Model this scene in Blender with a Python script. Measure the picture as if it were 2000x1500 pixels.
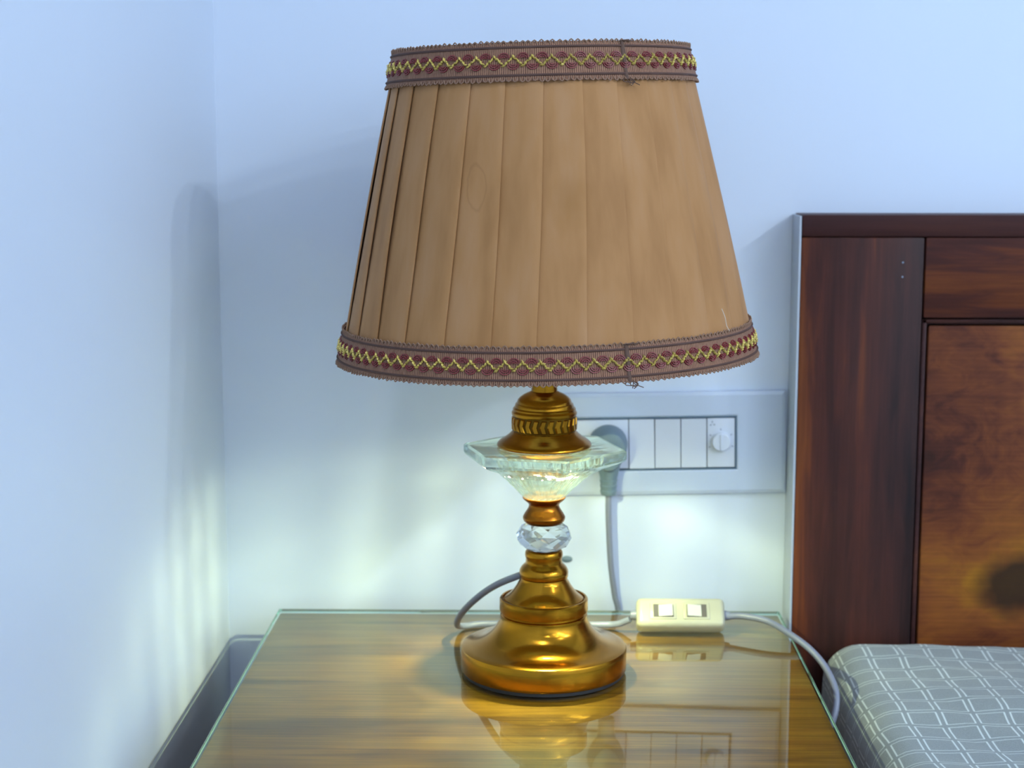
import bpy, bmesh, math, random
from mathutils import Vector, Matrix
random.seed(7)
PI = math.pi; rad = math.radians
for o in list(bpy.data.objects): bpy.data.objects.remove(o)
scene = bpy.context.scene; C = scene.collection

# ------------------------------------------------------------------ camera, world, light, exposure
cam = bpy.data.cameras.new('camera'); cam.sensor_width = 36; cam.lens = 57.6
cam.clip_start = .02; cam.clip_end = 30
cam.dof.use_dof = True; cam.dof.focus_distance = 1.10; cam.dof.aperture_fstop = 9.0
co = bpy.data.objects.new('camera', cam); C.objects.link(co)
co.location = (0, -1.41, .9546); co.rotation_euler = (rad(90 - 8.5), 0, rad(1.07)); scene.camera = co
scene.view_settings.view_transform = 'Standard'; scene.view_settings.look = 'None'
scene.view_settings.exposure = 0.0; scene.view_settings.gamma = 1; scene.view_settings.use_curve_mapping = False
w = bpy.data.worlds.new('world'); scene.world = w; w.use_nodes = True
w.node_tree.nodes['Background'].inputs[0].default_value = (.6, .75, 1, 1)
w.node_tree.nodes['Background'].inputs[1].default_value = .3

def area_light(name, loc, size, power, col, spread=180, rot=(0, 0, 0), shape='DISK', size_y=None):
    l = bpy.data.lights.new(name, 'AREA'); l.shape = shape; l.size = size; l.energy = power; l.color = col; l.spread = rad(spread)
    if size_y: l.size_y = size_y
    o = bpy.data.objects.new(name, l); C.objects.link(o); o.location = loc; o.rotation_euler = rot
    return o
COOL = (.78, .885, 1.0)
DOWN = [(-.05, -1.55), (.55, -2.9), (1.7, -1.7), (1.7, -2.5), (1.7, -3.3), (2.75, -1.7), (2.75, -2.5), (2.75, -3.3)]
for x, y in DOWN: area_light('downlight_lamp', (x, y, 2.655), .13, 9 if x < 0 else 5 if x < 1 else 4.5 if x < 2 else 36, COOL)
# added soft fill by the unseen end wall; no window is built there
area_light('front_fill', (1.5, -3.66, 1.55), 2.0, 5, (.74, .86, 1.0), rot=(rad(90), 0, 0), shape='RECTANGLE', size_y=1.2)

# ------------------------------------------------------------------ helpers
def tag(o, label=None, cat=None, group=None, kind=None):
    for k, v in (('label', label), ('category', cat), ('group', group), ('kind', kind)):
        if v: o[k] = v
    return o
def finish(me, mat, smooth=True, angle=35):
    if mat: me.materials.append(mat)
    if smooth:
        me.polygons.foreach_set('use_smooth', [True] * len(me.polygons))
        me.set_sharp_from_angle(angle=rad(angle))
    me.update()
def link(name, me, parent=None, loc=(0, 0, 0)):
    o = bpy.data.objects.new(name, me); C.objects.link(o); o.location = loc
    if parent: o.parent = parent
    return o
def mesh(name, verts, faces, mat, parent=None, loc=(0, 0, 0), smooth=True, angle=35, recalc=True):
    me = bpy.data.meshes.new(name); me.from_pydata([tuple(v) for v in verts], [], faces)
    if recalc:
        bm = bmesh.new(); bm.from_mesh(me); bmesh.ops.recalc_face_normals(bm, faces=bm.faces); bm.to_mesh(me); bm.free()
    finish(me, mat, smooth, angle); return link(name, me, parent, loc)
def empty(name, loc, label, cat, group=None):
    o = bpy.data.objects.new(name, None); C.objects.link(o); o.location = loc; o.empty_display_size = .05
    return tag(o, label, cat, group)
def boxmesh(name, lo, hi, mat, bevel=0, seg=2):
    bm = bmesh.new(); bmesh.ops.create_cube(bm, size=1)
    for v in bm.verts: v.co = Vector([(lo[i] + hi[i]) / 2 + v.co[i] * (hi[i] - lo[i]) for i in range(3)])
    if bevel: bmesh.ops.bevel(bm, geom=bm.edges[:], offset=bevel, segments=seg, profile=.5, affect='EDGES')
    me = bpy.data.meshes.new(name); bm.to_mesh(me); bm.free(); finish(me, mat, bool(bevel)); return me
def box(name, lo, hi, mat, parent=None, bevel=0, seg=2, loc=(0, 0, 0)):
    return link(name, boxmesh(name, lo, hi, mat, bevel, seg), parent, loc)
def lathe(name, prof, mat, parent=None, seg=96, loc=(0, 0, 0), angle=30):
    """prof: (r, z) from one end to the other; r = 0 closes on the axis"""
    V = []; F = []; rings = []
    for r, z in prof:
        if r < 1e-7: rings.append([len(V)]); V.append((0, 0, z))
        else:
            rings.append(list(range(len(V), len(V) + seg)))
            V += [(r * math.cos(2 * PI * k / seg), r * math.sin(2 * PI * k / seg), z) for k in range(seg)]
    for a, b in zip(rings, rings[1:]):
        for k in range(seg):
            k2 = (k + 1) % seg
            if len(a) == 1 and len(b) == 1: continue
            if len(a) == 1: F.append((a[0], b[k], b[k2]))
            elif len(b) == 1: F.append((a[k], b[0], a[k2]))
            else: F.append((a[k], b[k], b[k2], a[k2]))
    return mesh(name, V, F, mat, parent, loc, True, angle)
def spline(pts, n):
    """Catmull-Rom through pts"""
    P = [Vector(p) for p in pts]; P = [2 * P[0] - P[1]] + P + [2 * P[-1] - P[-2]]; out = []
    for i in range(1, len(P) - 2):
        for k in range(n):
            t = k / n; a, b, c, d = P[i - 1], P[i], P[i + 1], P[i + 2]
            out.append(.5 * ((2 * b) + (c - a) * t + (2 * a - 5 * b + 4 * c - d) * t * t + (3 * b - a - 3 * c + d) * t ** 3))
    return out + [P[-2]]
def tube_data(pts, r, seg=10, closed=False, taper=None):
    P = [Vector(p) for p in pts]; n = len(P); V = []; F = []; up = None
    for i, p in enumerate(P):
        if closed: t = P[(i + 1) % n] - P[i - 1]
        else: t = P[min(i + 1, n - 1)] - P[max(i - 1, 0)]
        t.normalize()
        if up is None: up = t.orthogonal().normalized()
        up = (up - t * up.dot(t)).normalized(); s = t.cross(up)
        rr = r if taper is None else r * taper(i / (n - 1))
        V += [p + (up * math.cos(2 * PI * k / seg) + s * math.sin(2 * PI * k / seg)) * rr for k in range(seg)]
    for i in range(n if closed else n - 1):
        a, b = i * seg, ((i + 1) % n) * seg
        F += [(a + k, a + (k + 1) % seg, b + (k + 1) % seg, b + k) for k in range(seg)]
    if not closed: F += [tuple(range(seg))[::-1], tuple(range((n - 1) * seg, n * seg))]
    return V, F
def tube(name, pts, r, mat, parent=None, seg=10, closed=False, loc=(0, 0, 0), taper=None):
    V, F = tube_data(pts, r, seg, closed, taper); return mesh(name, V, F, mat, parent, loc, True, 60)
def merge(parts):
    V = []; F = []
    for v, f in parts:
        n = len(V); V += v; F += [tuple(i + n for i in q) for q in f]
    return V, F

# ------------------------------------------------------------------ materials
class NT:
    def __init__(s, name):
        s.m = bpy.data.materials.new(name); s.m.use_nodes = True; s.t = s.m.node_tree; s.t.nodes.clear()
        s.out = s.t.nodes.new('ShaderNodeOutputMaterial')
    def n(s, typ, ins=None, **props):
        nd = s.t.nodes.new('ShaderNode' + typ)
        for k, v in props.items(): setattr(nd, k, v)
        for k, v in (ins or {}).items():
            i = nd.inputs[k]
            if isinstance(v, bpy.types.NodeSocket): s.t.links.new(v, i)
            elif hasattr(v, 'outputs'): s.t.links.new(v.outputs[0], i)
            else:
                if isinstance(v, tuple) and len(v) == 3 and i.type == 'RGBA': v = v + (1,)
                i.default_value = v
        return nd
    def math(s, op, a, b=0.0, c=0.0, clamp=False):
        return s.n('Math', {0: a, 1: b, 2: c}, operation=op, use_clamp=clamp).outputs[0]
    def ramp(s, fac, stops, interp='LINEAR'):
        r = s.n('ValToRGB', {0: fac}); e = r.color_ramp.elements; r.color_ramp.interpolation = interp
        while len(e) < len(stops): e.new(.5)
        for el, (p, c) in zip(e, stops):
            el.position = p; el.color = tuple(c) + (1,) if len(c) == 3 else c
        return r.outputs[0]
    def mix(s, f, a, b, blend='MIX'):
        m = s.n('Mix', data_type='RGBA', blend_type=blend)
        for i, v in ((0, f), (6, a), (7, b)):
            if isinstance(v, bpy.types.NodeSocket): s.t.links.new(v, m.inputs[i])
            else: m.inputs[i].default_value = (v + (1,)) if isinstance(v, tuple) and len(v) == 3 else v
        return m.outputs[2]
    def done(s, surf):
        s.t.links.new(surf if isinstance(surf, bpy.types.NodeSocket) else surf.outputs[0], s.out.inputs[0]); return s.m
def bump(N, h, strength=.2, dist=.001):
    return N.n('Bump', {'Height': h, 'Strength': strength, 'Distance': dist}).outputs[0]
def plain(name, col, rough=.5, metal=0, spec=.5, **kw):
    N = NT(name); ins = {'Base Color': col, 'Roughness': rough, 'Metallic': metal, 'Specular IOR Level': spec}; ins.update(kw)
    return N.done(N.n('BsdfPrincipled', ins))

def m_paint(name, col):
    N = NT(name); tc = N.n('TexCoord').outputs['Object']
    n1 = N.n('TexNoise', {'Vector': tc, 'Scale': 2.2, 'Detail': 3.0}).outputs[0]
    n2 = N.n('TexNoise', {'Vector': tc, 'Scale': 260.0, 'Detail': 2.0}).outputs[0]
    c = N.ramp(n1, [(.3, tuple(x * .975 for x in col)), (.7, col)])
    return N.done(N.n('BsdfPrincipled', {'Base Color': c, 'Roughness': .42, 'Specular IOR Level': .35, 'Normal': bump(N, n2, .06, .0006)}))
def m_brass(name, col=(.50, .27, .035), rough=.24):
    N = NT(name); tc = N.n('TexCoord').outputs['Object']
    mp = N.n('Mapping', {'Vector': tc, 'Scale': (6, 6, 900)}).outputs[0]
    n = N.n('TexNoise', {'Vector': mp, 'Scale': 2.0, 'Detail': 3.0}).outputs[0]
    n2 = N.n('TexNoise', {'Vector': tc, 'Scale': 60.0, 'Detail': 2.0}).outputs[0]
    c = N.mix(N.math('MULTIPLY', n2, .5), col, tuple(x * .72 for x in col))
    r = N.math('MULTIPLY_ADD', n, .12, rough - .06)
    tg = N.n('Tangent', direction_type='RADIAL', axis='Z').outputs[0]
    return N.done(N.n('BsdfPrincipled', {'Base Color': c, 'Metallic': 1.0, 'Roughness': r, 'Anisotropic': .65, 'Tangent': tg, 'Normal': bump(N, n, .12, .0002)}))
def m_wood(name, stops, axis='x', band=16.0, stretch=.11, distort=3.0, rough=.42, coat=.05, knots=(), seed=0.0, fine=.15, origin=(0, 0, 0)):
    """stops: colour ramp; axis: the grain's direction; knots: (x, z, rx, rz, strength) in object metres, rings in the XZ plane"""
    N = NT(name); tc = N.n('TexCoord').outputs['Object']
    sx = {'x': (stretch, 1, 1), 'y': (1, stretch, 1), 'z': (1, 1, stretch)}[axis]
    mp = N.n('Mapping', {'Vector': tc, 'Scale': sx, 'Location': (seed, seed * .7, seed * 1.3)}).outputs[0]
    big = N.n('TexNoise', {'Vector': mp, 'Scale': band * .55, 'Detail': 3.0, 'Roughness': .55, 'Distortion': .6}).outputs[0]
    mid = N.n('TexNoise', {'Vector': mp, 'Scale': band * 3.2, 'Detail': 5.0, 'Roughness': .6, 'Distortion': distort * .2}).outputs[0]
    val = N.math('MULTIPLY_ADD', mid, .34, N.math('MULTIPLY', big, .80))
    sep = N.n('SeparateXYZ', {0: tc})
    core = None
    for (kx, kz, rx, rz, st) in knots:
        dx = N.math('DIVIDE', N.math('SUBTRACT', sep.outputs[0], kx), rx); dz = N.math('DIVIDE', N.math('SUBTRACT', sep.outputs[2], kz), rz)
        d = N.math('SQRT', N.math('ADD', N.math('MULTIPLY', dx, dx), N.math('MULTIPLY', dz, dz)))
        wob = N.n('TexNoise', {'Vector': tc, 'Scale': 26.0, 'Detail': 3.0}).outputs[0]
        d = N.math('ADD', d, N.math('MULTIPLY', N.math('SUBTRACT', wob, .5), .9))
        ring = N.math('MULTIPLY', N.math('SINE', N.math('MULTIPLY', d, 7.0)), .05)
        fall = N.math('SUBTRACT', 1.0, N.math('DIVIDE', d, 2.6), clamp=True)
        val = N.math('ADD', val, N.math('MULTIPLY', fall, N.math('ADD', ring, .16 * st)))
        k = N.math('SUBTRACT', 1.15, d, clamp=True); k = N.math('MULTIPLY', k, 1.7, clamp=True)
        core = k if core is None else N.math('MAXIMUM', core, k)
    c = N.ramp(val, stops)
    mpf = N.n('Mapping', {'Vector': tc, 'Scale': tuple((.02 if s != 1 else 1) for s in sx)}).outputs[0]
    fn = N.n('TexNoise', {'Vector': mpf, 'Scale': 420.0, 'Detail': 3.0}).outputs[0]
    c = N.mix(N.math('MULTIPLY', N.ramp(fn, [(.42, (1, 1, 1)), (.62, (0, 0, 0))]), fine), c, tuple(x * .35 for x in stops[0][1]))
    if core is not None: c = N.mix(N.math('MULTIPLY', core, .9), c, (.022, .014, .010))
    return N.done(N.n('BsdfPrincipled', {'Base Color': c, 'Roughness': rough, 'Coat Weight': coat, 'Coat Roughness': .12, 'Specular IOR Level': .14, 'Normal': bump(N, fn, .05, .0003)}))

WALL = (.665, .745, .855)
M_WALL = m_paint('wall_paint', WALL); M_CEIL = plain('ceiling_paint', (.8, .84, .9), .7)
M_FLOOR = m_wood('floor_wood', [(.3, (.10, .06, .03)), (.7, (.22, .13, .07))], 'y', 8)
M_BRASS = m_brass('brushed_brass', (.46, .205, .014), .17); M_BRASS_OLD = m_brass('brass_collar', (.36, .125, .012), .25)
M_BRASS_DK = m_brass('brass_groove', (.13, .065, .008), .4); M_BLACK = plain('black_rubber', (.012, .012, .014), .6)
M_CORD = plain('grey_cord', (.20, .22, .28), .38); M_PLUG = plain('grey_plug', (.13, .19, .23), .45)
M_PLATE = plain('switch_plate_white', (.52, .60, .73), .25); M_MODULE = plain('switch_module_white', (.62, .67, .75), .3)
M_GAP = plain('slate_gap', (.085, .14, .20), .5); M_INK = plain('grey_ink', (.22, .26, .33), .6)
M_CREAM = plain('cream_plastic', (.44, .43, .31), .32); M_CREAM2 = plain('cream_rocker', (.56, .57, .50), .28); M_SLOT = plain('switch_slot', (.10, .09, .08), .6)
M_LINING = plain('shade_lining', (.55, .45, .33), .8)

def m_shade():
    N = NT('tan_pleated_silk'); tc = N.n('TexCoord').outputs['Object']
    mp = N.n('Mapping', {'Vector': tc, 'Scale': (1, 1, .06)}).outputs[0]
    a = N.n('TexNoise', {'Vector': mp, 'Scale': 60.0, 'Detail': 3.0, 'Roughness': .55}).outputs[0]
    b = N.n('TexNoise', {'Vector': tc, 'Scale': 900.0, 'Detail': 2.0}).outputs[0]
    c = N.ramp(a, [(.30, (.39, .185, .062)), (.5, (.455, .224, .080)), (.72, (.485, .253, .108))])
    sep = N.n('SeparateXYZ', {0: tc})
    def blot(x, z, rx, rz):
        dx = N.math('DIVIDE', N.math('SUBTRACT', sep.outputs[0], x), rx); dz = N.math('DIVIDE', N.math('SUBTRACT', sep.outputs[2], z), rz)
        d = N.math('SQRT', N.math('ADD', N.math('MULTIPLY', dx, dx), N.math('MULTIPLY', dz, dz)))
        front = N.math('LESS_THAN', sep.outputs[1], 0.0)
        wob = N.n('TexNoise', {'Vector': tc, 'Scale': 60.0, 'Detail': 3.0}).outputs[0]
        return N.math('ADD', d, N.math('MULTIPLY', N.math('SUBTRACT', wob, .5), .7)), front
    d, fr = blot(.018, .118, .016, .020)
    k = N.math('MULTIPLY', N.math('MULTIPLY', N.math('SUBTRACT', 1.1, d, clamp=True), .55), fr)
    c = N.mix(k, c, (.33, .145, .030))
    d, fr = blot(-.0445, .129, .0062, .0145)
    k = N.math('MULTIPLY', N.math('SUBTRACT', 1.0, N.math('MULTIPLY', N.math('ABSOLUTE', N.math('SUBTRACT', d, 1.0)), 7.0), clamp=True), N.math('MULTIPLY', fr, .22))
    c = N.mix(k, c, (.20, .08, .03))
    p = N.n('BsdfPrincipled', {'Base Color': c, 'Roughness': .68, 'Sheen Weight': .08, 'Specular IOR Level': .3, 'Normal': bump(N, b, .08, .0003)})
    t = N.n('BsdfTranslucent', {'Color': c})
    return N.done(N.n('MixShader', {0: .12, 1: p.outputs[0], 2: t.outputs[0]}))
M_SHADE = m_shade()
def m_braid(name, c1, c2, scale):
    N = NT(name); tc = N.n('TexCoord').outputs['Object']
    uv = N.n('UVMap').outputs[0]
    s = N.n('SeparateXYZ', {0: uv})
    wv = N.math('MULTIPLY_ADD', N.math('SINE', N.math('MULTIPLY', s.outputs[0], scale)), .5, .5)
    nz = N.n('TexNoise', {'Vector': tc, 'Scale': 500.0, 'Detail': 2.0}).outputs[0]
    v = N.math('MULTIPLY_ADD', nz, .5, N.math('MULTIPLY', wv, .6))
    c = N.ramp(v, [(.25, c1), (.75, c2)])
    return N.done(N.n('BsdfPrincipled', {'Base Color': c, 'Roughness': .8, 'Sheen Weight': .05, 'Normal': bump(N, v, .5, .0006)}))
M_BRAID = m_braid('mauve_braid', (.115, .046, .026), (.33, .165, .092), 2 * PI / .0014)
M_PICOT = plain('picot_thread', (.25, .14, .085), .75); M_EDGE = plain('dark_braid_cord', (.085, .040, .028), .8)
M_RED = plain('crimson_thread', (.20, .022, .024), .45); M_GOLD = plain('gold_thread', (.74, .58, .15), .4, .2)
M_FRAY = plain('frayed_thread', (.11, .060, .040), .85)

def m_bowl():
    N = NT('cut_crystal'); tc = N.n('TexCoord').outputs['Object']; s = N.n('SeparateXYZ', {0: tc})
    ang = N.math('ARCTAN2', s.outputs[1], s.outputs[0])
    nz = N.n('TexNoise', {'Vector': N.n('Mapping', {'Vector': tc, 'Scale': (1, 1, 2.6)}).outputs[0], 'Scale': 46.0, 'Detail': 2.5}).outputs[0]
    fl = N.math('MULTIPLY_ADD', N.math('SINE', N.math('MULTIPLY', ang, 24.0)), .12, .80)
    # the thick rim bends the lamp's light away, the thin lower wall lets it through
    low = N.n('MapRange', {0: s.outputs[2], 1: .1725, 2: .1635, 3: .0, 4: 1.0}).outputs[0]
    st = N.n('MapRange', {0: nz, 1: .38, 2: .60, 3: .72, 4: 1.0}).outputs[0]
    # uneven transparency made up to aim the lamp's light at the corner
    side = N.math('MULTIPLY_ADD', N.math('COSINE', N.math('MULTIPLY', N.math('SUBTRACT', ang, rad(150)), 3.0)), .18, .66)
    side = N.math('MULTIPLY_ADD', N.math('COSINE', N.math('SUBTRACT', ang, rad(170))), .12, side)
    # added bands of transparency throw streaks of light on the room's walls
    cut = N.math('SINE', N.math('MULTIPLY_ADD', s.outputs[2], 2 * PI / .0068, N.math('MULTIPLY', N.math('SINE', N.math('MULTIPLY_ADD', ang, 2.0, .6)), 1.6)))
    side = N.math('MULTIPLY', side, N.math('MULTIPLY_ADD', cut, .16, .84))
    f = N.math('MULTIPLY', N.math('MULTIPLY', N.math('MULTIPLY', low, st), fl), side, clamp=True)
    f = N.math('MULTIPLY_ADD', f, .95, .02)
    g = N.n('BsdfGlass', {'Color': (.93, 1.0, .965), 'Roughness': .02, 'IOR': 1.5})
    tl = N.n('BsdfTranslucent', {'Color': (.86, 1.0, .95)})
    g2 = N.n('MixShader', {0: .0012, 1: g.outputs[0], 2: tl.outputs[0]})
    t = N.n('BsdfTransparent', {'Color': (.97, 1.0, .985)})
    return N.done(N.n('MixShader', {0: f, 1: g2.outputs[0], 2: t.outputs[0]}))
M_BOWL = m_bowl()
def m_bead():
    N = NT('clear_crystal'); g = N.n('BsdfGlass', {'Color': (.96, .99, 1.0), 'Roughness': .01, 'IOR': 1.52}); t = N.n('BsdfTransparent', {'Color': (.97, .99, 1)})
    return N.done(N.n('MixShader', {0: .15, 1: g.outputs[0], 2: t.outputs[0]}))
M_BEAD = m_bead()
def m_pane():
    N = NT('clear_glass_sheet'); bk = N.n('NewGeometry').outputs['Backfacing']; fr = N.n('Fresnel', {'IOR': N.math('MULTIPLY_ADD', bk, 1 / 1.85 - 1.85, 1.85)}).outputs[0]
    t = N.n('BsdfTransparent', {'Color': (.90, .975, .93)}); g = N.n('BsdfGlossy', {'Color': (.89, 1, .95), 'Roughness': .012})
    return N.done(N.n('MixShader', {0: fr, 1: t.outputs[0], 2: g.outputs[0]}))
M_PANE = m_pane(); M_PANE_EDGE = None
def m_edge():
    N = NT('green_glass_edge'); bk = N.n('NewGeometry').outputs['Backfacing']
    p = N.n('BsdfPrincipled', {'Base Color': (.12, .45, .31, 1), 'Roughness': .12}); t = N.n('BsdfGlossy', {'Color': (.60, .92, .76), 'Roughness': .02})
    return N.done(N.n('MixShader', {0: bk, 1: p.outputs[0], 2: t.outputs[0]}))
M_PANE_EDGE = m_edge()
M_PANE_UNDER = NT('glass_underside'); M_PANE_UNDER = M_PANE_UNDER.done(M_PANE_UNDER.n('BsdfTransparent', {'Color': (.97, .995, .985)}))
def m_led(name, col, e):
    N = NT(name); return N.done(N.n('Emission', {'Color': col, 'Strength': e}))
M_LED = m_led('led_chip', (1, .93, .72), 90.0); M_DOWN = m_led('downlight_diffuser', COOL, 4.0)

def m_sheet():
    N = NT('grey_checked_cotton'); uv = N.n('UVMap').outputs[0]; tc = N.n('TexCoord').outputs['Object']
    wob = N.n('TexNoise', {'Vector': tc, 'Scale': 14.0, 'Detail': 1.0}).outputs[1]
    wv = N.n('VectorMath', {0: wob, 1: (.5, .5, .5)}, operation='SUBTRACT').outputs[0]
    wv = N.n('VectorMath', {0: wv, 'Scale': .006}, operation='SCALE').outputs[0]
    p = N.n('VectorMath', {0: uv, 1: wv}, operation='ADD').outputs[0]
    s = N.n('SeparateXYZ', {0: p}); P = .0252
    def pair(v, gap, hw):
        m = N.math('SUBTRACT', N.math('PINGPONG', v, P / 2), gap)           # distance to the nearest repeat's middle, minus half the pair's gap
        d = N.math('ABSOLUTE', m)
        return N.n('MapRange', {0: d, 1: hw, 2: hw * .35, 3: 0.0, 4: 1.0}).outputs[0], N.n('MapRange', {0: m, 1: 0.0, 2: -.0004, 3: 0.0, 4: 1.0}).outputs[0]
    l1, in1 = pair(s.outputs[0], .0022, .00095); l2, in2 = pair(s.outputs[1], .0023, .00085)
    # the lines of one pair stop between the lines of the other
    l = N.math('MAXIMUM', N.math('MULTIPLY', l1, N.math('SUBTRACT', 1.0, in2)), N.math('MULTIPLY', N.math('MULTIPLY', l2, .62), N.math('SUBTRACT', 1.0, in1)))
    weave = N.n('TexNoise', {'Vector': tc, 'Scale': 1100.0, 'Detail': 2.0}).outputs[0]
    base = N.ramp(weave, [(.3, (.20, .235, .24)), (.7, (.265, .30, .305))])
    c = N.mix(l, base, (.60, .67, .665))
    return N.done(N.n('BsdfPrincipled', {'Base Color': c, 'Roughness': .85, 'Sheen Weight': .2, 'Normal': bump(N, weave, .15, .0004)}))
M_SHEET = m_sheet()

DARK = [(.36, (.012, .007, .007)), (.50, (.045, .016, .013)), (.60, (.075, .022, .015)), (.66, (.13, .036, .014)), (.78, (.20, .060, .016))]
PAN = [(.38, (.022, .011, .009)), (.50, (.085, .024, .014)), (.60, (.165, .048, .017)), (.72, (.24, .078, .018)), (.90, (.34, .14, .015))]
M_STILE = m_wood('sheesham_stile', DARK, 'z', 26, .10, seed=3.1); M_RAIL = m_wood('sheesham_rail', DARK, 'x', 28, .10, seed=5.6)
M_CAP = m_wood('sheesham_cap', [(.3, (.018, .010, .010)), (.55, (.055, .020, .018)), (.8, (.12, .04, .022))], 'x', 14, .1, seed=1.2)
M_PANEL = m_wood('sheesham_panel', PAN, 'x', 14, .55, 9, knots=((.408, .577, .036, .028, 1.6), (.432, .745, .020, .032, .4)), seed=2.4)
M_TOP = m_wood('nightstand_top_wood', [(.36, (.06, .018, .003)), (.48, (.20, .070, .006)), (.57, (.36, .145, .010)), (.64, (.28, .100, .008)), (.78, (.50, .25, .035))], 'x', 20, .11, fine=.3, coat=0, rough=.5, seed=7.7)
M_BODY = m_wood('nightstand_body_wood', [(.3, (.06, .022, .010)), (.55, (.15, .06, .018)), (.8, (.26, .12, .03))], 'z', 12, .13, seed=4.2)

# ------------------------------------------------------------------ the room
XL, XR, YF, ZC, TH = -.279, 3.5, -3.7, 2.7, .12
def struct(name, lo, hi, m, label): return tag(box(name, lo, hi, m), label, 'floor' if name == 'floor' else 'ceiling' if name == 'ceiling' else 'wall', kind='structure')
struct('wall_back', (XL - TH, 0, 0), (XR + TH, TH, ZC), M_WALL, 'pale blue painted wall behind the lamp and headboard')
struct('wall_left', (XL - TH, YF, 0), (XL, 0, ZC), M_WALL, 'pale blue painted side wall at the left, meeting the corner')
struct('wall_right', (XR, YF, 0), (XR + TH, 0, ZC), M_WALL, 'pale blue wall on the far side of the bed')
struct('wall_front', (XL - TH, YF - TH, 0), (XR + TH, YF, ZC), M_WALL, 'pale blue wall opposite the headboard')
struct('floor', (XL - TH, YF - TH, -.1), (XR + TH, TH, 0), M_FLOOR, 'brown bedroom floor under nightstand and bed')
struct('ceiling', (XL - TH, YF - TH, ZC), (XR + TH, TH, ZC + .1), M_CEIL, 'white bedroom ceiling above the lamp')

# recessed downlights of the room (their own lamps are set at the top)
d0 = None
WHERE = ['above the nightstand', 'by the left wall at the far end of the room', 'above the bed, nearest the headboard', 'above the bed, middle of its row', 'above the bed, farthest from the headboard', 'by the right wall, nearest the headboard', 'by the right wall, middle of its row', 'by the right wall, farthest from the headboard']
for (x, y), wh in zip(DOWN, WHERE):
    e = empty('ceiling_downlight', (x, y, 2.7), 'round ceiling downlight ' + wh, 'ceiling light', 'ceiling downlights')
    if d0 is None:
        r1 = lathe('trim_ring', [(.072, -.018), (.084, -.016), (.088, -.004), (.088, 0), (.072, 0), (.072, -.018)], M_PLATE, e, 40)
        d1 = lathe('diffuser', [(0, -.010), (.072, -.010), (.072, -.004), (0, -.004)], M_DOWN, e, 32); d0 = (r1, d1)
    else:
        for p in d0: c = p.copy(); C.objects.link(c); c.parent = e

# ------------------------------------------------------------------ nightstand and its glass
ZT = .55                                   # upper face of the glass
ns = empty('nightstand', (-.0115, -.255, 0), 'brown wooden nightstand under a sheet of glass', 'nightstand')
hw, yb, yf = .2165, .223, -.225            # half width, back, front (local)
box('top_board', (-hw, yf, .518), (hw, yb, .5469), M_TOP, ns, .002)
for sx in (-1, 1):
    a, b = sorted((sx * (hw - .008), sx * (hw - .028))); box('side_panel', (a, yf + .015, .06), (b, yb - .01, .518), M_BODY, ns, .001)
box('back_panel', (-hw + .028, yb - .022, .06), (hw - .028, yb - .01, .518), M_BODY, ns)
box('bottom_board', (-hw + .028, yf + .02, .06), (hw - .028, yb - .022, .08), M_BODY, ns)
for z0, z1 in ((.305, .510), (.088, .295)):
    d = box('drawer', (-hw + .031, yf + .004, z0), (hw - .031, yf + .022, z1), M_BODY, ns, .003)
    k = lathe('knob', [(0, .026), (.010, .026), (.014, .021), (.014, .016), (.007, .010), (.006, 0), (0, 0)], M_BRASS, d, 32)
    k.rotation_euler = (PI / 2, 0, 0); k.location = (0, yf + .004, (z0 + z1) / 2)
for sx in (-1, 1):
    for y in (yf + .04, yb - .04):
        lathe('leg', [(0, 0), (.013, 0), (.019, .06), (0, .06)], M_BODY, ns, 24, (sx * (hw - .045), y, 0))
gl = empty('glass_tabletop', (-.0115, -.255, .5470), 'clear glass sheet with green edge covering the nightstand top', 'glass top')
me = boxmesh('pane', (-hw - .001, yf - .001, 0), (hw + .001, yb + .001, ZT - .5470), M_PANE, .0007, 1); me.polygons.foreach_set('use_smooth', [False] * len(me.polygons)); me.materials.append(M_PANE_EDGE); me.materials.append(M_PANE_UNDER)
for p in me.polygons:
    p.material_index = 1 if abs(p.normal.z) < .9 else 2 if p.normal.z < 0 else 0
link('pane', me, gl)

# ------------------------------------------------------------------ bed: headboard, frame, mattress
bed = empty('bed', (.8, -.02, 0), 'dark sheesham wood bed with panelled headboard beside the nightstand', 'bed')
def bb(name, lo, hi, m, parent, bevel=.0015): # world box in the bed's frame
    o = box(name, lo, hi, m, parent, bevel); o.location = (-.8, .02, 0) if parent is bed else (0, 0, 0); return o
HX0, HX1, HT = .2155, 1.95, .8925
hb = bb('headboard', (HX0 + .004, -.028, .18), (HX1 - .004, -.002, .872), M_STILE, bed)
bb('top_cap', (HX0, -.0404, .8742), (HX1, -.0, HT), M_CAP, hb)
bb('stile', (HX0, -.040, .0), (.3175, -.001, .8738), M_STILE, hb); bb('stile', (HX1 - .102, -.040, .0), (HX1, -.001, .8738), M_STILE, hb)
bb('rail', (.3188, -.0395, .8065), (HX1 - .1033, -.003, .8738), M_RAIL, hb); bb('rail', (.3188, -.0395, .28), (HX1 - .1033, -.003, .36), M_RAIL, hb)
bb('edge_strip', (HX0 - .0022, -.0395, .0), (HX0 - .0002, -.001, HT - .001), plain('pale_edge_grey', (.42, .47, .53), .4), hb, .0004)  # pale grey strip down the headboard's left side
xs = [.3188, .83, 1.335, HX1 - .1033]
for i in range(3):
    a, b = xs[i] + (.0 if i == 0 else .004), xs[i + 1] - (0 if i == 2 else .004)
    bb('moulding', (a, -.0372, .3612), (a + .0035, -.028, .8052), M_CAP, hb, .0006)
    bb('moulding', (a, -.0372, .8016), (b, -.028, .8052), M_RAIL, hb, .0006)
    bb('panel', (a + .0055, -.0355, .3650), (b - .0020, -.028, .7998), M_PANEL, hb, .002)
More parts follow.
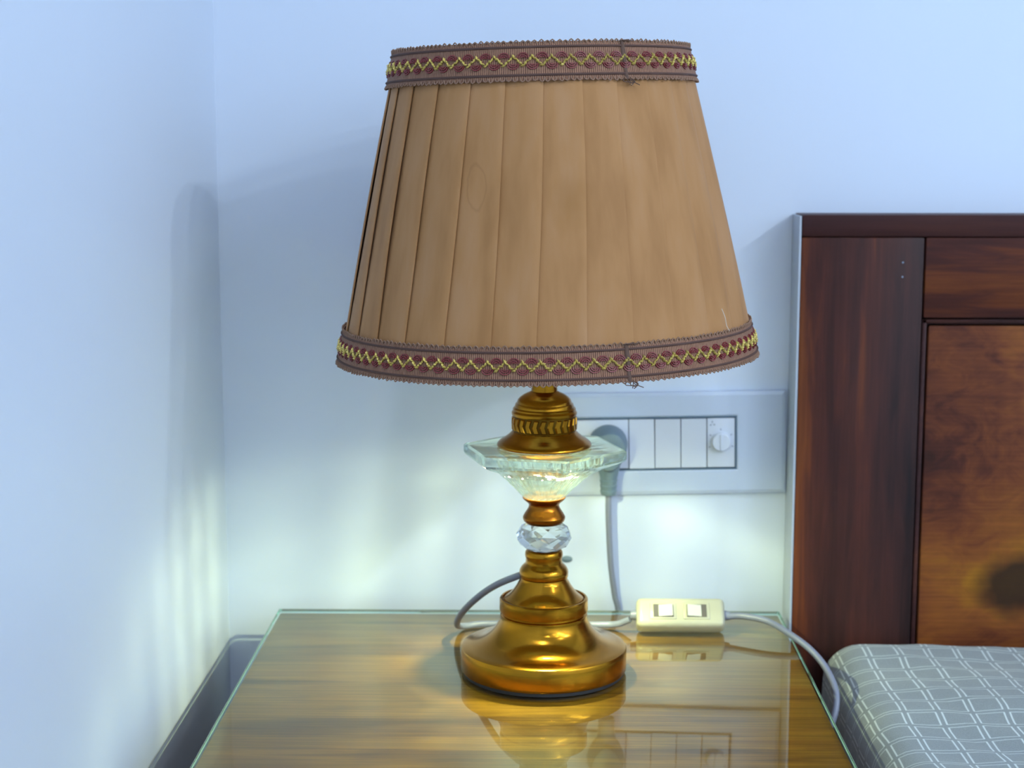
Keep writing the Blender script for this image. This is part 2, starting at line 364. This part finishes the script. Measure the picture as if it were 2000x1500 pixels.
for x, z in ((.300, .853), (.300, .841)):
    o = lathe('nail_dot', [(0, 0), (.0009, 0), (.0007, .0003), (0, .0004)], M_INK, hb, 12); o.rotation_euler = (PI / 2, 0, 0); o.location = (x, -.040, z)
for x in (.226, 1.90): bb('side_rail', (x, -2.05, .16), (x + .03, -.042, .32), M_RAIL, bed, .002)
bb('slat_deck', (.258, -2.04, .30), (1.898, -.045, .318), M_BODY, bed)
bb('footboard', (HX0, -2.09, .0), (HX1, -2.052, .42), M_RAIL, bed, .002)

def mattress():
    X0, X1, Y0, Y1, z0, z1, R = .2385, 1.93, -2.04, -.0445, .3205, .5305, .030
    prof = [(X0 + .012, z0, 0.0)]; L = 0     # x, z, arc length
    def add(x, z):
        nonlocal L
        px, pz, _ = prof[-1]; L += math.hypot(x - px, z - pz); prof.append((x, z, L))
    for k in range(1, 5): a = PI * 1.5 - k * PI / 8; add(X0 + .012 + .012 * math.cos(a), z0 + .012 + .012 * math.sin(a))
    for k in range(1, 9): add(X0 - .0025 * math.sin(PI * k / 8), z0 + .012 + (z1 - R - z0 - .012) * k / 8)
    for k in range(1, 9): a = PI - k * PI / 16; add(X0 + R + R * math.cos(a), z1 - R + R * math.sin(a))
    nx = 70
    for k in range(1, nx + 1): t = (k / nx) ** 1.5; add(X0 + R + (X1 - R - X0 - R) * t, z1)
    for k in range(1, 7): a = PI / 2 - k * PI / 12; add(X1 - R + R * math.cos(a), z1 - R + R * math.sin(a))
    add(X1, z0 + .012); add(X1 - .012, z0)
    ys = []; ny = 90
    for k in range(7): ys.append((Y1 - .026 + .026 * math.sin(PI / 2 * (1 - k / 6)), .026 * (1 - math.cos(PI / 2 * (1 - k / 6)))))
    for k in range(1, ny + 1): ys.append((Y1 - .026 + (Y0 - Y1 + .026) * (k / ny) ** 1.5, 0))
    V = []; UV = []; m = len(prof)
    for y, dip in ys:
        for x, z, l in prof:
            top = min(1, max(0, (z - (z1 - R)) / R))
            inset = dip * .9 if x < (X0 + X1) / 2 else -dip * .9
            wav = top * (.0016 * math.sin(x * 31 + y * 17) + .0013 * math.sin(x * 13 - y * 43 + 1) + .0010 * math.sin(y * 95 + 3 * math.sin(x * 40)) * min(1, (x - X0) / .05))
            V.append((x + (inset if x < X0 + .06 else 0) * (1 - min(1, max(0, (x - X0) / .06))), y, z - dip * top * .9 + wav * min(1, (Y1 - y) / .03))); UV.append((l - .010, y))
    F = [(j * m + i, j * m + i + 1, (j + 1) * m + i + 1, (j + 1) * m + i) for j in range(len(ys) - 1) for i in range(m - 1)]
    F += [(j * m + m - 1, j * m, (j + 1) * m, (j + 1) * m + m - 1) for j in range(len(ys) - 1)]
    F += [tuple(range(m)), tuple(range((len(ys) - 1) * m, len(ys) * m))]
    o = mesh('mattress', V, F, M_SHEET, None, (0, 0, 0), True, 60)
    me = o.data; lay = me.uv_layers.new(name='UVMap')
    for lp in me.loops: lay.data[lp.index].uv = UV[lp.vertex_index]
    return tag(o, 'mattress in grey cotton sheet with white double-line checks beside the nightstand', 'mattress')
mattress()

# ------------------------------------------------------------------ table lamp (local z = 0 on the glass)
lamp = empty('table_lamp', (.0016, -.1960, ZT), 'brass and crystal table lamp with pleated tan shade on glass top', 'lamp')
lathe('base_pad', [(0, 0), (.0612, 0), (.0618, .0006), (.0618, .0034), (0, .0034)], M_BLACK, lamp, 96)
lathe('base', [(0, .0034), (.0630, .0034), (.0634, .0042), (.0634, .0196), (.0628, .0208), (.0612, .0216), (.0585, .0222), (.0545, .0231), (.0495, .0248), (.0445, .0277), (.0400, .0318),
               (.0365, .0362), (.0342, .0405), (.0333, .0440), (.0333, .0462), (.0323, .0468), (.0323, .0482), (.0335, .0488), (.0338, .0500), (.0338, .0560), (.0337, .0578), (.0328, .0588), (.0316, .0588), (.0310, .0570), (0, .0570)], M_BRASS, lamp, 128)
lathe('stem_cone', [(0, .0570), (.0306, .0570), (.0300, .0585), (.0272, .0604), (.0248, .0628), (.0226, .0656), (.0206, .0686), (.0192, .0712), (.0181, .0728), (.0179, .0745), (.0185, .0755), (.0187, .0790), (.0184, .0805), (.0175, .0822),
                    (.0162, .0838), (.0148, .0850), (.0140, .0860), (.0138, .0895), (.0143, .0908), (.0145, .0925), (.0142, .0945), (.0134, .0957), (.0120, .0965), (0, .0965)], M_BRASS, lamp, 96)
# faceted crystal bead
def faceted(levels, n):
    V = []; F = []; z0 = levels[0][1]
    for j, (r, z) in enumerate(levels):
        for k in range(n): a = 2 * PI * (k + .5 * (j % 2)) / n; V.append((r * math.cos(a), r * math.sin(a), z))
    for j in range(len(levels) - 1):
        for k in range(n):
            a, b, c, d = j * n + k, j * n + (k + 1) % n, (j + 1) * n + k, (j + 1) * n + (k + 1) % n
            if j % 2 == 0: F += [(a, b, c), (b, d, c)]
            else: F += [(a, d, c), (a, b, d)]
    F += [tuple(range(n)), tuple(range((len(levels) - 1) * n, len(levels) * n))]
    return V, F
V, F = faceted([(.0125, .0966), (.0178, .0995), (.0211, .1050), (.0211, .1085), (.0180, .1140), (.0132, .1166)], 9)
tag(mesh('crystal_bead', V, F, M_BEAD, lamp, smooth=False), 'clear faceted crystal bead')
lathe('neck_collar', [(0, .1167), (.0132, .1167), (.0140, .1176), (.0152, .1184), (.0160, .1200), (.0161, .1216), (.0155, .1228), (.0145, .1246), (.0130, .1268), (.0119, .1288), (.0114, .1306), (.0116, .1316), (.0128, .1330), (.0148, .1346), (.0160, .1358), (.0164, .1368), (.0160, .1372), (0, .1372)], M_BRASS_OLD, lamp, 80)
# hexagonal crystal bowl
def bowl():
    n = 72; ph0 = rad(-13); V = []; F = []
    def hexr(a, R): return R * math.cos(PI / 6) / math.cos(((a - ph0) % (PI / 3)) - PI / 6)
    outer = [(.0158, .1373, 0, 0), (.0178, .1392, .0, .6), (.0232, .1445, .12, 1), (.0300, .1505, .30, 1), (.0385, .1568, .62, .8), (.0470, .1612, .88, .4), (.0575, .1652, 1, 0), (.0620, .1672, 1, 0), (.0630, .1690, 1, 0), (.0630, .1742, 1, 0), (.0612, .1756, 1, 0)]
    inner = [(.0345, .1757, 0, 0), (.0330, .1740, 0, 0), (.0318, .1660, 0, .7), (.0285, .1590, 0, 1), (.0220, .1510, 0, 1), (.0150, .1432, 0, .6), (.0080, .1405, 0, 0)]
    L = outer + inner
    for r, z, hx, fl in L:
        for k in range(n):
            a = ph0 + 2 * PI * k / n; q = r * (1 - hx) + hexr(a, r) * hx
            q *= 1 - .040 * fl * (1 if k % 3 == 0 else 0)
            V.append((q * math.cos(a), q * math.sin(a), z))
    for j in range(len(L) - 1): F += [(j * n + k, j * n + (k + 1) % n, (j + 1) * n + (k + 1) % n, (j + 1) * n + k) for k in range(n)]
    F += [tuple(range(n))[::-1], tuple(range((len(L) - 1) * n, len(L) * n))]
    return tag(mesh('crystal_bowl', V, F, M_BOWL, lamp, smooth=False), 'hexagonal cut crystal bowl glowing mint white')
bowl()
bell = lathe('bell_cap', [(0, .1758), (.0335, .1758), (.0352, .1762), (.0357, .1772), (.0354, .1784), (.0340, .1800), (.0318, .1816), (.0292, .1832), (.0268, .1850), (.0250, .1868), (.0243, .1876), (.0236, .1880), (.0236, .1996), (.0243, .2000), (.0246, .2010), (.0246, .2022),
                          (.0240, .2030), (.0236, .2038), (.0237, .2048), (.0231, .2056), (.0223, .2057), (.0221, .2072), (.0216, .2086), (.0207, .2087), (.0203, .2104), (.0198, .2118), (.0180, .2136), (.0158, .2152), (.0134, .2164), (.0113, .2172), (.0104, .2178), (.0098, .2180), (.0098, .2200), (0, .2200)], M_BRASS, lamp, 112)
# chevrons on the bell's band
def chev_mesh():
    V = []; F = []; W, H, T, D = .0034, .0050, .0040, .0009
    pts = [(T / 2, H), (-T / 2, H), (-W / 2 - T / 2, 0), (-T / 2, -H), (T / 2, -H), (-W / 2 + T / 2, 0)]
    V = [(x, 0, z) for x, z in pts] + [(x * .72 - .0002, -D, z * .86) for x, z in pts]
    F = [(6, 7, 8, 11), (11, 8, 9, 10)] + [(i, (i + 1) % 6, 6 + (i + 1) % 6, 6 + i) for i in range(6)]
    me = bpy.data.meshes.new('chevron'); me.from_pydata(V, [], F); finish(me, M_BRASS, False); return me
lathe('band_groove', [(.0237, .1882), (.02375, .1884), (.02375, .1993), (.0237, .1995)], M_BRASS_DK, bell, 96)
cm = chev_mesh()
for k in range(26):
    a = 2 * PI * k / 26; o = link('chevron', cm, bell, (.02372 * math.sin(a), -.02372 * math.cos(a), .1938)); o.rotation_euler = (0, 0, a)
lathe('neck_tube', [(0, .2198), (.0096, .2198), (.0096, .246), (.0070, .247), (.0070, .300), (.0165, .302), (.0165, .345), (0, .345)], M_BRASS, lamp, 48)
# the lamp in the bowl: LED chips under the cap and their light
for k in range(6):
    a = rad(-90 - 9 + 18 * k) if k < 2 else rad(-30 + 60 * (k - 2) + 20)
    o = lathe('led_chip', [(0, -.0010), (.0012, -.0010), (.0014, 0), (0, 0)], M_LED, bell, 12, (.0175 * math.cos(a), .0175 * math.sin(a), .1757))
l = bpy.data.lights.new('bowl_lamp', 'AREA'); l.shape = 'DISK'; l.size = .005; l.energy = 6.3; l.color = (.98, 1.0, .56)
lo = bpy.data.objects.new('bowl_lamp', l); C.objects.link(lo); lo.parent = lamp; lo.location = (.007, -.003, .1750)

# --- shade: local z 0 at its lower edge; it sits a little crooked
HS, RB, RT = .2228, .1520, .1036
def m_rim(r, z): return r
shade_parts = []
TILT = (rad(.2), rad(-1.35), 0)
shade = lathe('lamp_shade', [(RB - .0035, .0005), (RT - .0035, HS - .0005), (RT - .0023, HS - .0003), (RB - .0023, .0003), (RB - .0035, .0005)], M_LINING, lamp, 96, (.0018, 0, .2452))
shade.rotation_euler = TILT
def RZ(z): return RB + (RT - RB) * z / HS
SL = math.hypot(HS, RB - RT); CT, ST = HS / SL, (RB - RT) / SL      # slant
def frame(al, z, off=0.0):
    """point on the cone at angle al from the front (positive to the right) and its axes along, up the slant, out"""
    sa, ca = math.sin(al), math.cos(al)
    n = Vector((sa * CT, -ca * CT, ST)); t = Vector((ca, sa, 0)); u = Vector((-sa * ST, ca * ST, CT))
    return Vector((RZ(z) * sa, -RZ(z) * ca, z)) + n * off, t, u, n
bot = [-76.5, -63.4, -51.6, -40.6, -27.7, -14.6, -3.0, 9.9, 22.2, 34.9, 47.7]
top = [-76.0, -64.2, -52.2, -38.4, -24.6, -12.0, 1.2, 14.5, 27.3, 40.3, 53.6]
for k in range(1, 19): bot.append(47.7 + (283.5 - 47.7) * k / 19); top.append(53.6 + (284.0 - 53.6) * k / 19)
NP = len(bot); bot.append(bot[0] + 360); top.append(top[0] + 360)
def pleat(i):
    SS = (0, .18, .36, .54, .70, .82, .89, .94, .975, 1); nu, nv = len(SS) - 1, 14; V = []; F = []; rnd = random.Random(100 + i)
    p1, p2, amp = rnd.uniform(0, 6), rnd.uniform(0, 6), rnd.uniform(.0001, .0004)
    step = rnd.uniform(.0028, .0036)
    if bot[i] > 25 and bot[i] < 90: amp *= 2.2
    for lay in (0, 1):
        for j in range(nv + 1):
            t = j / nv; z = .004 + (HS - .008) * t
            a0 = bot[i] + (top[i] - bot[i]) * t; a1 = bot[i + 1] + (top[i + 1] - bot[i + 1]) * t
            wob = .22 * math.sin(t * 5 + p1) * math.sin(PI * t); ov = 4.5
            for k in range(nu + 1):
                s = SS[k]; al = (a0 - ov) + (a1 + wob - a0 + ov) * s
                off = .0002 + step * s ** 1.15 * (.55 + .45 * math.sin(PI * t)) + amp * math.sin(s * 6 + p2 + 2 * t) * math.sin(PI * t) + (.0006 if lay == 0 else 0) - .0005 * max(0, (s - .88) / .12) ** 2     # the fold rolls inwards at its edge
                V.append(frame(rad(al), z, off)[0])
    m = nu + 1; N0 = m * (nv + 1)
    for j in range(nv):
        for k in range(nu):
            a = j * m + k; F.append((a, a + 1, a + m + 1, a + m)); F.append((N0 + a, N0 + a + m, N0 + a + m + 1, N0 + a + 1))
    ring = [k for k in range(m)] + [j * m + nu for j in range(1, nv + 1)] + [nv * m + k for k in range(nu - 1, -1, -1)] + [j * m for j in range(nv - 1, 0, -1)]
    for a, b in zip(ring, ring[1:] + ring[:1]): F.append((b, a, N0 + a, N0 + b))
    mesh('pleat', V, F, M_SHADE, shade, (0, 0, 0), True, 50)
for i in range(NP): pleat(i)

# --- braid trims
def trim(zc, H, seam, loops):
    """zc: height of the middle, H: width of the band; seam: angle of the joint; loops: scallops round the band"""
    Rm = RZ(zc); O = .0030; n = 240
    prof = [(-.50, 0), (-.50, .0008), (-.44, .0012), (-.30, .0012), (.30, .0012), (.44, .0012), (.50, .0008), (.50, 0)]
    V = []; F = []; UV = []; m = len(prof)
    for k in range(n):
        a = seam + 2 * PI * k / n
        for t, o in prof:
            p, *_ = frame(a, zc + t * H * CT, O + o); V.append(p); UV.append((Rm * 2 * PI * k / n, t * H))
    F = [(k * m + i, ((k + 1) % n) * m + i, ((k + 1) % n) * m + (i + 1) % m, k * m + (i + 1) % m) for k in range(n) for i in range(m)]
    o = mesh('trim_band', V, F, M_BRAID, shade, (0, 0, 0), True, 40); lay = o.data.uv_layers.new(name='UVMap')
    for lp in o.data.loops: lay.data[lp.index].uv = UV[lp.vertex_index]
    tag(o, 'mauve woven braid band')
    # two dark cords
    for t in (-.36, .36): tube('edge_cord', [frame(2 * PI * k / 160, zc + t * H * CT, O + .0013)[0] for k in range(160)], (.00085), M_EDGE, shade, 6, True)
    # picot edges: tiny loops along both borders
    npic = int(2 * PI * Rm / .0040); parts = []
    for sg in (-1, 1):
        for k in range(npic):
            a = seam + 2 * PI * (k + random.uniform(-.12, .12)) / npic; hh = random.uniform(.85, 1.2)
            P, t, u, nn = frame(a, zc + sg * .43 * H * CT, O + .0010)
            pts = [P + t * (.00165 * math.cos(th)) + u * (sg * .0024 * hh * math.sin(th)) + nn * (.0007 * math.sin(th)) for th in (0, PI * .25, PI * .5, PI * .75, PI)]
            parts.append(tube_data(pts, .00052, 5))
    V, F = merge(parts); tag(mesh('picot_edge', V, F, M_PICOT, shade, (0, 0, 0), True, 60), kind='stuff')
    # gold zigzag of twisted beads
    parts = []; nb = loops * 8; A = .115 * H
    for k in range(nb):
        ph = k / 8; tri = abs((ph % 1) - .5) * 4 - 1
        a = seam + 2 * PI * ph / loops; P, t, u, nn = frame(a, zc + tri * A * CT, O + .0019)
        d = (t * (2 * PI * Rm / loops / 8) + u * ((-4 if (ph % 1) < .5 else 4) * A / 8)).normalized()
        d = (d + u * (.55 * (1 if k % 2 else -1) + random.uniform(-.25, .25)) + nn * random.uniform(-.2, .3)).normalized(); e = d.cross(nn)
        L, Wd = .00200 * random.uniform(.8, 1.15), .00115 * random.uniform(.75, 1.15); v = [P + d * L, P - d * L, P + e * Wd, P - e * Wd, P + nn * Wd * 1.3, P - nn * Wd]
        parts.append((v, [(0, 2, 4), (2, 1, 4), (1, 3, 4), (3, 0, 4), (2, 0, 5), (1, 2, 5), (3, 1, 5), (0, 3, 5)]))
    V, F = merge(parts); tag(mesh('gold_zigzag', V, F, M_GOLD, shade, (0, 0, 0), True, 80), 'gold thread zigzag along the braid', kind='stuff')
    return Rm, O, H
def loop_mesh():
    parts = []
    for q, (wd, h) in enumerate(((.0039, .0036), (.0026, .0021), (.0012, .0008))):
        parts.append(tube_data([(wd * math.cos(th), h * math.sin(th), .0004 + .0003 * q) for th in [PI * k / 5 for k in range(6)]], .00047, 4))
    V, F = merge(parts); me = bpy.data.meshes.new('braid_loop'); me.from_pydata([tuple(v) for v in V], [], F); finish(me, M_RED, True, 80); return me
LM = loop_mesh()
def loops_on(zc, H, seam, loops):
    for k in range(loops):
        for sg in (-1, 1):
            a = seam + 2 * PI * (k + (.5 if sg > 0 else 0.0)) / loops
            # scallops lie in the bays of the zigzag
            P, t, u, nn = frame(a, zc + sg * .075 * H * CT, .0030 + .0013)
            M = Matrix((t, u * sg, nn)).transposed().to_4x4(); M.translation = P
            o = link('braid_loop', LM, shade); o.matrix_local = M
for zc, H, seam, loops in ((HS - .0125, .0262, rad(30.5), 54), (.0122, .0252, rad(20.4), 82)):
    trim(zc, H, seam, loops); loops_on(zc, H, seam, loops)
    # overlapped, fraying end of the braid
    P, t, u, nn = frame(seam, zc, .0043)
    V = []
    for dx, dn in ((-.0017, .0), (-.0010, .0007), (.0006, .0009), (.0013, .0)):
        for du in (-.5, -.2, .1, .5): V.append(P + t * (dx + .0006 * math.sin(du * 9 + dx * 900)) + u * (du * H * (1.02 if du < 0 else .98)) + nn * (dn + .0003 * math.cos(du * 11)))
    F = [(r * 4 + c, r * 4 + c + 1, r * 4 + c + 5, r * 4 + c + 4) for r in range(3) for c in range(3)]
    o = mesh('seam_end', V, F, M_FRAY, shade, (0, 0, 0), True, 60)
    rr = random.Random(5)
    for k in range(9):
        s0 = -.5 if k < 6 else .46; x0 = rr.uniform(-.003, .004)
        p0 = P + t * x0 + u * (s0 * H) + nn * .0005; dr = -1 if s0 < 0 else .25
        pts = [p0, p0 + u * dr * .0022 + t * rr.uniform(-.002, .003) + nn * .0012, p0 + u * dr * rr.uniform(.002, .0052) + t * rr.uniform(-.003, .008) + nn * .0006]
        tube('frayed_thread', spline(pts, 4), .00030, M_FRAY, shade, 5)
# wire spider that carries the shade
tube('spider_ring', [(.0190 * math.cos(2 * PI * k / 32), .0190 * math.sin(2 * PI * k / 32), .052) for k in range(32)], .0012, M_BRASS, shade, 8, True)
for k in range(3):
    a = 2 * PI * k / 3 + .5; tube('spider_arm', spline([(.019 * math.cos(a), .019 * math.sin(a), .052), (.08 * math.cos(a), .08 * math.sin(a), .050), ((RZ(.06) - .004) * math.cos(a), (RZ(.06) - .004) * math.sin(a), .060)], 6), .0011, M_BRASS, shade, 8)
# a loose white thread caught on the shade
P, t, u, nn = frame(rad(55.5), .040, .0042)
tube('loose_thread', spline([P, P - u * .006 + t * .0004 + nn * .001, P - u * .012 + t * .0022, P - u * .016 + t * .003 + nn * .001], 5), .00022, plain('white_thread', (.62, .56, .46), .7), shade, 6)

# ------------------------------------------------------------------ switch plate on the back wall
PC = (.1010, 0, .6925)
sp = empty('switch_plate', PC, 'white wall switch plate with socket, three rockers and fan regulator', 'switch plate'); sp.rotation_euler = (0, rad(-1.1), 0); sp.scale = (1, .55, 1)
x0, x1, zz = -.1085, .1105, .0450
def spb(name, lo, hi, m, parent=sp, bevel=.0006): return box(name, lo, hi, m, parent, bevel)
# frame as four bars round the module opening
ox0, ox1, oz = -.0845, .0685, .0238
fr = bmesh.new()
def ring_prism(name, outer, inner, y0, y1, ch, m, parent):
    V = []; F = []
    def rect(b, y, d=0): return [(b[0] + d, y, b[2] + d), (b[1] - d, y, b[2] + d), (b[1] - d, y, b[3] - d), (b[0] + d, y, b[3] - d)]
    rows = [rect(outer, y0), rect(outer, y1 + ch), rect(outer, y1, ch * 1.6), rect(inner, y1, -ch * .6), rect(inner, y1 + ch * .6), rect(inner, y0)]
    for r in rows: V += r
    n = len(rows)
    for i in range(n): F += [(i * 4 + k, i * 4 + (k + 1) % 4, ((i + 1) % n) * 4 + (k + 1) % 4, ((i + 1) % n) * 4 + k) for k in range(4)]
    return mesh(name, V, F, m, parent, smooth=False)
fr.free()
ring_prism('plate_frame', (x0, x1, -zz, zz), (ox0, ox1, -oz, oz), -.0004, -.0105, .0020, M_PLATE, sp)
ring_prism('frame_gap', (ox0, ox1, -oz, oz), (ox0 + .0016, ox1 - .0016, -oz + .0015, oz - .0015), -.0006, -.0096, .0004, M_GAP, sp)  # solid slate strip standing in for the gap round the modules
spb('back_box', (ox0 + .0016, -.0040, -oz + .0015), (ox1 - .0016, -.0006, oz - .0015), M_GAP)
mx = [-.0255, -.0029, .0197, .0423, .0668]; mz = oz - .0022; g = .0004
sk = spb('socket_module', (ox0 + .0022, -.0100, -mz), (mx[0] - g, -.0040, mz), M_MODULE)
for dx, dz in ((0, .0115), (-.0085, -.006), (.0085, -.006)):
    o = lathe('socket_hole', [(0, 0), (.0026, 0), (.0026, .0004), (0, .0004)], M_SLOT, sk, 20); o.rotation_euler = (PI / 2, 0, 0); o.location = ((ox0 + mx[0]) / 2 + .010 + dx, -.0100, dz)
for i in range(3):
    a, b = mx[i] + g, mx[i + 1] - g; sgn = 1 if i == 0 else -1
    V = [(a, -.004, -mz), (b, -.004, -mz), (b, -.004, mz), (a, -.004, mz)]
    for z, y in ((-mz, -.0104 - .0012 * sgn), (0, -.0100), (mz, -.0104 + .0012 * sgn)): V += [(a, y, z), (b, y, z)]
    F = [(0, 1, 2, 3), (0, 1, 5, 4), (4, 5, 7, 6), (6, 7, 9, 8), (2, 3, 8, 9), (0, 4, 6, 8, 3), (1, 2, 9, 7, 5)]
    mesh('rocker_switch', V, F, M_MODULE, sp, smooth=False)
rg = spb('fan_regulator', (mx[3] + g, -.0100, -mz), (mx[4] - g, -.0040, mz), M_MODULE)
rc = ((mx[3] + mx[4]) / 2, -.0100, .0010)
kn = lathe('regulator_knob', [(0, .0085), (.0070, .0085), (.0078, .0078), (.0086, .0010), (.0092, 0), (0, 0)], M_MODULE, rg, 40, rc); kn.rotation_euler = (PI / 2, 0, 0)
box('knob_grip', (rc[0] - .0011, rc[1] - .0098, rc[2] - .0070), (rc[0] + .0011, rc[1] - .0083, rc[2] + .0070), M_MODULE, rg, .0004)
# printed fan symbol and dial ticks
V = []; F = []; fx, fz = mx[3] + .0048, .0168
for k in range(3):
    a = PI / 2 + 2 * PI * k / 3; b0 = len(V)
    for r, da in ((.0004, 0), (.0020, .45), (.0028, .10), (.0022, -.25)): V.append((fx + r * math.cos(a + da), -.01012, fz + r * math.sin(a + da)))
    F.append((b0, b0 + 1, b0 + 2, b0 + 3))
mesh('fan_symbol', V, F, M_INK, rg, smooth=False)
for k in range(5):
    a = rad(205 - 57 * k); o = box('dial_tick', (-.0004, -.0002, .0100), (.0004, 0, .0116), M_INK, rg); o.location = (rc[0], -.0100, rc[2]); o.rotation_euler = (0, PI / 2 - a, 0)

# plug in the socket
PX = (PC[0] + (ox0 + mx[0]) / 2 + .010, -.0112, PC[2] - .001)
pg = empty('power_plug', (.0575, -.0066, .6925), 'grey moulded power plug pushed into the wall socket', 'plug')
b = lathe('plug_body', [(0, .0300), (.0100, .0300), (.0135, .0285), (.0150, .0250), (.0168, .0060), (.0168, .0), (0, 0)], M_PLUG, pg, 48); b.rotation_euler = (PI / 2, 0, 0)
for v in b.data.vertices:                                            # local y points down once turned: stretch the lower side into a neck
    if v.co.y < 0: v.co.y *= 1.35; v.co.x *= (1 + v.co.y * 9)
st = lathe('strain_relief', [(0, -.042), (.0064, -.042), (.0070, -.0405), (.0074, -.038), (.0068, -.0374), (.0075, -.0335), (.0069, -.0329), (.0078, -.029), (.0072, -.0284), (.0085, -.023), (.0105, -.014), (0, -.014)], M_PLUG, pg, 32, (.0, -.0145, .0))
for dx, dz in ((0, .0115), (-.0085, -.006), (.0085, -.006)):
    o = lathe('pin', [(0, -.0045), (.002, -.0045), (.002, .001), (0, .001)], M_BRASS, pg, 16); o.rotation_euler = (PI / 2, 0, 0); o.location = (dx, 0, dz)
def cord(parent, pts, label):
    L = Vector(parent.location)
    return tag(tube('power_cord', [p - L for p in spline(pts, 10)], .0027, M_CORD, parent, 12), label)
cord(pg, [(.0575, -.0211, .6515), (.0578, -.0205, .630), (.0600, -.0190, .590), (.0640, -.0150, .560), (.0680, -.0135, .535), (.0690, -.013, .45), (.065, -.013, .34)], 'grey cord hanging from the wall plug down behind the nightstand')
cord(lamp, [(-.0150, -.192, .6250), (-.0196, -.190, .6230), (-.0329, -.178, .6142), (-.0455, -.160, .6017), (-.0586, -.140, .5853), (-.0670, -.120, .5700), (-.0695, -.104, .5585), (-.0645, -.090, .5532), (-.050, -.0835, .5530), (-.020, -.082, .5530), (.020, -.082, .5530), (.052, -.0835, .5530), (.064, -.0870, .5550), (.0735, -.0910, .5600)],
     'grey cord leaving the brass stem and curling behind the lamp base')

# ------------------------------------------------------------------ inline switch, leaning back on its lower edge
W2, HF, TK = .0365, .0260, .0165       # half length, height of the face, thickness
sw = empty('inline_switch', (.1150, -.0930, ZT + .0002), 'cream inline cord switch with two rockers lying on the glass', 'switch')
piv = Matrix.Rotation(rad(-42), 4, 'X')
def sput(o):
    o.matrix_local = piv @ Matrix.Translation((0, 0, 0)); return o
def swbox(name, lo, hi, m, parent, bevel, seg=3):
    me = boxmesh(name, lo, hi, m, bevel, seg)
    if parent is sw: me.transform(piv)
    else: me.transform(piv)
    return link(name, me, parent)
body = swbox('switch_body', (-W2, -TK, 0), (W2, 0, HF), M_CREAM, sw, .0045, 4)
for i, cx in enumerate((-.0145, .0130)):
    bz = swbox('bezel', (cx - .0108, -TK - .0007, .0055), (cx + .0108, -TK + .0008, .0205), M_CREAM, body, .0006, 2)
    swbox('rocker_slot', (cx - .0082, -TK - .0009, .0073), (cx + .0082, -TK, .0187), M_SLOT, body, 0)
    V = []; sg = 1 if i else -1
    for x, y in ((-.0076, -.0012 - .0011 * sg), (0, -.0013), (.0076, -.0012 + .0011 * sg)): V += [(cx + x, -TK - .0002 + y, .0079), (cx + x, -TK - .0002 + y, .0181)]
    V += [(cx - .0076, -TK, .0079), (cx - .0076, -TK, .0181), (cx + .0076, -TK, .0079), (cx + .0076, -TK, .0181)]
    F = [(0, 1, 3, 2), (2, 3, 5, 4), (0, 1, 7, 6), (4, 5, 9, 8), (0, 2, 4, 8, 6), (1, 3, 5, 9, 7), (6, 7, 9, 8)]
    me = bpy.data.meshes.new('rocker'); me.from_pydata(V, [], F); me.transform(piv)
    bm = bmesh.new(); bm.from_mesh(me); bmesh.ops.recalc_face_normals(bm, faces=bm.faces); bm.to_mesh(me); bm.free()
    finish(me, M_CREAM2, False); link('rocker', me, body)
for sx in (-1, 1):
    o = lathe('cord_grommet', [(0, 0), (.0044, 0), (.0036, .0055), (0, .0055)], M_CORD, body, 20); o.rotation_euler = (0, sx * PI / 2, 0)
    o.location = piv @ Vector((sx * (W2 - .0008), -TK / 2, HF / 2))
# lowest point of the tilted body rests on the glass
zmin = min(v.co.z for v in body.data.vertices); sw.location.z -= zmin
cord(sw, [(.1490, -.0915, .5625), (.165, -.0950, .5645), (.185, -.108, .5640), (.2010, -.128, .5590), (.2145, -.146, .5520), (.2245, -.163, .5415), (.2300, -.177, .5260), (.2260, -.188, .5090), (.2160, -.190, .490), (.2120, -.170, .455), (.2120, -.15, .40)],
     'grey cord running from the inline switch over the glass edge beside the mattress')

# small grey wall anchor behind the stem
o = lathe('wall_anchor', [(0, .0022), (.0030, .0020), (.0046, .0010), (.0050, 0), (0, 0)], M_PLUG, None, 24); o.rotation_euler = (PI / 2, 0, 0); o.scale = (1, .62, 1); o.location = (.0222, 0, .5875)
tag(o, 'small oval grey anchor in the wall beside the lamp stem', 'wall anchor')
